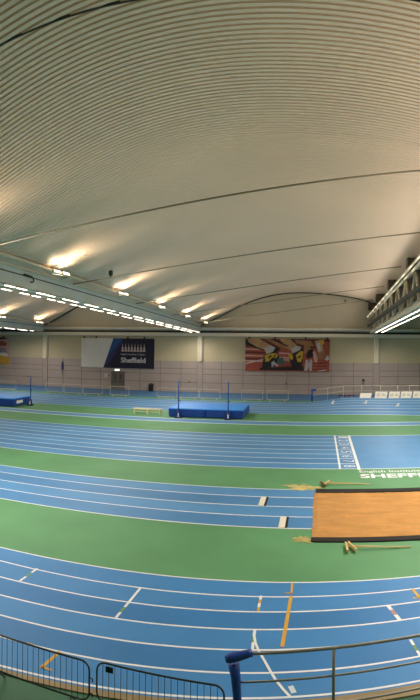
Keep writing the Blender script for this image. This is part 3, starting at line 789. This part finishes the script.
fbl = [(-36.4, 0.1, 'pale crowd barrier at far left behind the cut off landing mat'), (-30.0, 0.0, 'pale crowd barrier below the narrow blue pennant'), (-27.6, 0.0, 'pale crowd barrier below the left edge of the pale and navy banner'),
       (-25.15, 0.12, 'pale crowd barrier just left of the double door'), (-21.9, 0.0, 'pale crowd barrier in front of the double door'), (-16.4, 0.0, 'pale crowd barrier behind the left end of the middle landing mat'),
       (-14.02, 0.0, 'pale crowd barrier under the middle column'), (-11.64, 0.0, 'pale crowd barrier behind the right half of the middle landing mat'), (-7.05, 0.0, 'pale crowd barrier under the left end of the runners banner'), (-4.35, 0.0, 'pale crowd barrier under the centre of the runners banner')]
for i, (x, rz, lab) in enumerate(fbl):
    c = fb if i == 0 else copy_tree(fb)
    c.location = (x, 61.5, 0); c.rotation_euler = (0, 0, rz); tag(c, lab, 'barrier', 'pale crowd barriers along the far track')

# ------------------------------------------------------------------ railings
def railing(pts, base, hts, m, lab, name, rr, padded):
    """pts: post feet, left to right; hts: rail heights"""
    t = thing(name, pts[0], lab, 'railing')
    of = pts[0]
    for p in pts[0 if not padded else 1:]:
        MB().tube([(p[0], p[1], p[2]), (p[0], p[1], p[2] + hts[0])], rr, 8).build('post', m, t, of, True)
    for i, h in enumerate(hts):
        q = [(p[0], p[1], p[2] + h) for p in pts]
        MB().tube(q, rr if i == 0 else rr * 0.7, 8).build('rail', m, t, of, True)
    return t
d = Vector((1.9 + 1.4, 10.84 - 10.2, 0)).normalized()
P0 = Vector((-1.46, 10.19, 0))
near_posts = [tuple(P0 + d * s_) for s_ in (0, 1.755, 3.51, 5.26)]
rail = railing(near_posts, 0, (1.2, 0.7, 0.2), M['rmetal'], 'grey tubular railing with a blue padded end post beside the near track', 'railing', 0.029, True)
p = Vector((0, 0, 0))
pad = MB().tube([(0.03, 0, 0.0), (0.02, 0, 0.45), (-0.01, 0, 0.8), (-0.045, 0, 1.02)], [0.075, 0.078, 0.09, 0.105], 12)
pad.build('post_pad', M['padblue'], rail, smooth=True)
pd = MB().tube([tuple(d * -0.19 + Vector((0, 0, 1.11))), tuple(d * -0.12 + Vector((0, 0, 1.135))), tuple(d * 0.06 + Vector((0, 0, 1.165))), tuple(d * 0.2 + Vector((0, 0, 1.20))), tuple(d * 0.28 + Vector((0, 0, 1.215)))], [0.06, 0.085, 0.08, 0.07, 0.065], 12)
pd.build('rail_pad', M['padblue'], rail, smooth=True)

def bank_pt(s, o):
    q = far_path(s, o); return (q.x, q.y, q.z)
posts = [bank_pt(s_, OW + 0.75) for s_ in (-0.7, 0.95, 2.6, 4.0, 5.3, 6.5, 7.3, 8.2, 9.4, 10.6)]
fr_ = railing(posts, 0, (1.2, 0.65), M['metal'], 'pale railing with a blue padded end post along the banked bend', 'railing', 0.03, True)
MB().tube([(0, 0, 0), (0, 0, 0.6), (0, 0, 1.1)], [0.10, 0.10, 0.12], 10).build('post_pad', M['padblue'], fr_, smooth=True)
MB().tube([(-0.1, 0, 1.18), (0.1, 0, 1.22), (0.45, 0, 1.25)], [0.12, 0.12, 0.11], 10).build('rail_pad', M['padblue'], fr_, smooth=True)

# hoarding boards on the bank, red barriers, lane markers
for i, (s0, s1, lab) in enumerate(((3.85, 4.65, 'smaller white board at the left end of the row of boards on the bend'), (4.9, 5.75, 'white board second from the left in the row on the bend'), (5.87, 6.62, 'white board in the middle of the row on the bend'), (6.7, 7.45, 'white board fourth from the left in the row on the bend'), (7.55, 8.3, 'white board cut off by the right edge of the view'))):
    a, b2 = Vector(bank_pt(s0, OW + 0.16)), Vector(bank_pt(s1, OW + 0.16))
    t = thing('hoarding_board', tuple(a), lab, 'board', 'white boards along the bend')
    e = b2 - a; nrm = Vector((-e.y, e.x, 0)).normalized(); lean = 0.16
    hgt = 0.48 if i == 0 else 0.66
    up = Vector((0.10, 0, hgt)) + nrm * lean
    th = nrm * 0.04
    z0 = Vector((0, 0, -0.02))
    c4 = [z0, z0 + e, e + up, up]
    MB().hexa([c4[0], c4[1], c4[1] + th, c4[0] + th, c4[3], c4[2], c4[2] + th, c4[3] + th]).build('panel', M['white'], t)
    f = lambda u, v: e * u + up * v - nrm * 0.006
    if i > 0:
        MB().face([f(0.12, 0.2), f(0.45, 0.25), f(0.4, 0.75), f(0.15, 0.7)]).face([f(0.55, 0.3), f(0.9, 0.25), f(0.85, 0.6), f(0.6, 0.7)]).build('print', M['cream2'], t)
    MB().tube([e * 0.5 + up * 0.9 + th, e * 0.5 + nrm * 0.5 + Vector((0, 0, -0.25))], 0.02, 6).build('prop', M['metal'], t)
for s0, w, lab in ((2.15, 0.75, 'low red barrier panel behind the far track, nearer the railing'), (3.05, 0.75, 'low red barrier panel behind the far track, beside the white boards')):
    x, y_, z = bank_pt(s0, OW + 1.3)
    t = thing('red_barrier', (x, y_, 0.0), lab, 'barrier', 'low red barriers behind the far track')
    MB().rbox(0, w, -0.03, 0.03, 0.60, 0.72, 0.01).build('top_plank', M['red'], t)
    for q in (0.08, w - 0.08): MB().rbox(q - 0.025, q + 0.025, -0.03, 0.03, 0, 0.78, 0.01).build('leg', M['red'], t)
for (s_, o, lab) in ((1.4, 6.5, 'small white lane marker on the far track under the runners banner'), (4.25, 5.9, 'small white lane marker on the far track near the white boards'), (6.75, 4.4, 'small white lane marker on the far track nearest the right edge')):
    x, y_, z = bank_pt(s_, o)
    t = thing('lane_marker', (x, y_, z), lab, 'marker', 'white lane markers on the far track')
    MB().hexa([(-0.16, -0.08, 0), (0.06, -0.08, 0), (0.06, 0.08, 0), (-0.16, 0.08, 0), (0.02, -0.05, 0.30), (0.18, -0.05, 0.30), (0.18, 0.05, 0.30), (0.02, 0.05, 0.30)]).build('body', M['white'], t)
    MB().box(-0.2, 0.12, -0.12, 0.12, 0, 0.025).build('foot_plate', M['white'], t)

# ------------------------------------------------------------------ lamps outside the view, batten light, added vault fill, dim ambient
AREA = 2.0
def row_lamp(X, y0, y1, per_m):
    l = bpy.data.lights.new('led_row', 'AREA'); l.shape = 'RECTANGLE'; l.size = 0.8; l.size_y = y1 - y0
    l.energy = per_m * (y1 - y0); l.color = LAMPC
    o = bpy.data.objects.new('led_row', l); col.objects.link(o)
    ym = (y0 + y1) / 2
    o.location = (X - 0.15, ym, zr(0.40, ym)); o.rotation_euler = (-math.atan(SLOPE), 0, 0)
PW = 36.0
PN = 80.0
def fitting_lamps(X, y0, y1, dy):
    y = y0
    while y < y1:
        l = bpy.data.lights.new('batten_light', 'SPOT'); l.energy = PW * 4 * dy; l.color = LAMPC; l.spot_size = math.radians(165); l.spot_blend = 0.7; l.shadow_soft_size = 0.05
        o = bpy.data.objects.new('batten_light', l); col.objects.link(o); o.location = (X - 0.1, y, zr(0.38, y))
        y += dy
def vault_fill_spots(X, side, y0, y1, dy, ang=176, up=0.8, k=1.0):
    # added fill spots without fittings, brightening the vault and trusses
    y = y0
    while y < y1:
        l = bpy.data.lights.new('vault_fill', 'SPOT'); l.energy = FILL * dy * k; l.color = LAMPC; l.spot_size = math.radians(ang); l.spot_blend = 1.0; l.shadow_soft_size = 0.25
        o = bpy.data.objects.new('vault_fill', l); col.objects.link(o); o.location = (X + (0.6 if side > 0 else -1.3), y + 0.5, zr(0.7 if side > 0 else 1.85, y))
        o.rotation_euler = Vector((side, 0.0, up)).normalized().to_track_quat('-Z', 'Y').to_euler()
        y += dy
FILL = 60.0
LAMPC = (1.0, 0.92, 0.82)
fitting_lamps(LINES[1], 24.7, 67, 3.25); fitting_lamps(LINES[2], 37, 67, 3.1); fitting_lamps(LINES[0], 58.5, 67, 3.25)
vault_fill_spots(LINES[2], -1, 7, 66, 3.1); vault_fill_spots(LINES[1], 1, 20, 66, 3.25, 84, 0.24, 2.0); vault_fill_spots(LINES[0], 1, 40, 66, 3.25, 84, 0.2, 0.9); vault_fill_spots(LINES[1], -1, 40, 66, 3.25); vault_fill_spots(LINES[2], 1, 26, 66, 3.25, 84, 0.2, 0.9)
row_lamp(LINES[1], 8, 23, PN * 1.35); row_lamp(LINES[2], 8, 35.5, PN * 1.1); row_lamp(LINES[0], 8, 57, PW); row_lamp(LINES[2] + BAY, 8, 68, PW)
w = bpy.data.worlds.new('world'); sc.world = w; w.use_nodes = True
w.node_tree.nodes['Background'].inputs['Color'].default_value = (0.9, 0.85, 0.75, 1)
w.node_tree.nodes['Background'].inputs['Strength'].default_value = 0.05

# ------------------------------------------------------------------ camera: a swept (cylindrical) panorama, as the phone took it
F = 582.0
cam = bpy.data.cameras.new('camera'); co = bpy.data.objects.new('camera', cam); col.objects.link(co); sc.camera = co
cam.type = 'PANO'; cam.panorama_type = 'CENTRAL_CYLINDRICAL'
cam.central_cylindrical_range_u_min = -210 / F; cam.central_cylindrical_range_u_max = 210 / F
cam.central_cylindrical_range_v_min = -(700 - 336.9) / F; cam.central_cylindrical_range_v_max = 336.9 / F
cam.central_cylindrical_radius = 1.0
cam.clip_start = 0.05; cam.clip_end = 300
az = (210 - 318.6) / F
fwd = Vector((math.sin(az), math.cos(az), 0))
R0 = Matrix.Rotation(-az, 4, 'Z') @ Matrix.Rotation(PI / 2, 4, 'X') @ Matrix.Rotation(0.0088, 4, 'Z')
co.matrix_world = Matrix.Translation((-0.06, 0, H)) @ R0

sc.view_settings.view_transform = 'Standard'
sc.view_settings.look = 'None'
sc.view_settings.gamma = 1.0
sc.view_settings.use_curve_mapping = False
sc.view_settings.exposure = 0.0
sc.cycles.use_denoising = True
sc.cycles.max_bounces = 6
sc.cycles.diffuse_bounces = 4
sc.cycles.sample_clamp_indirect = 8.0
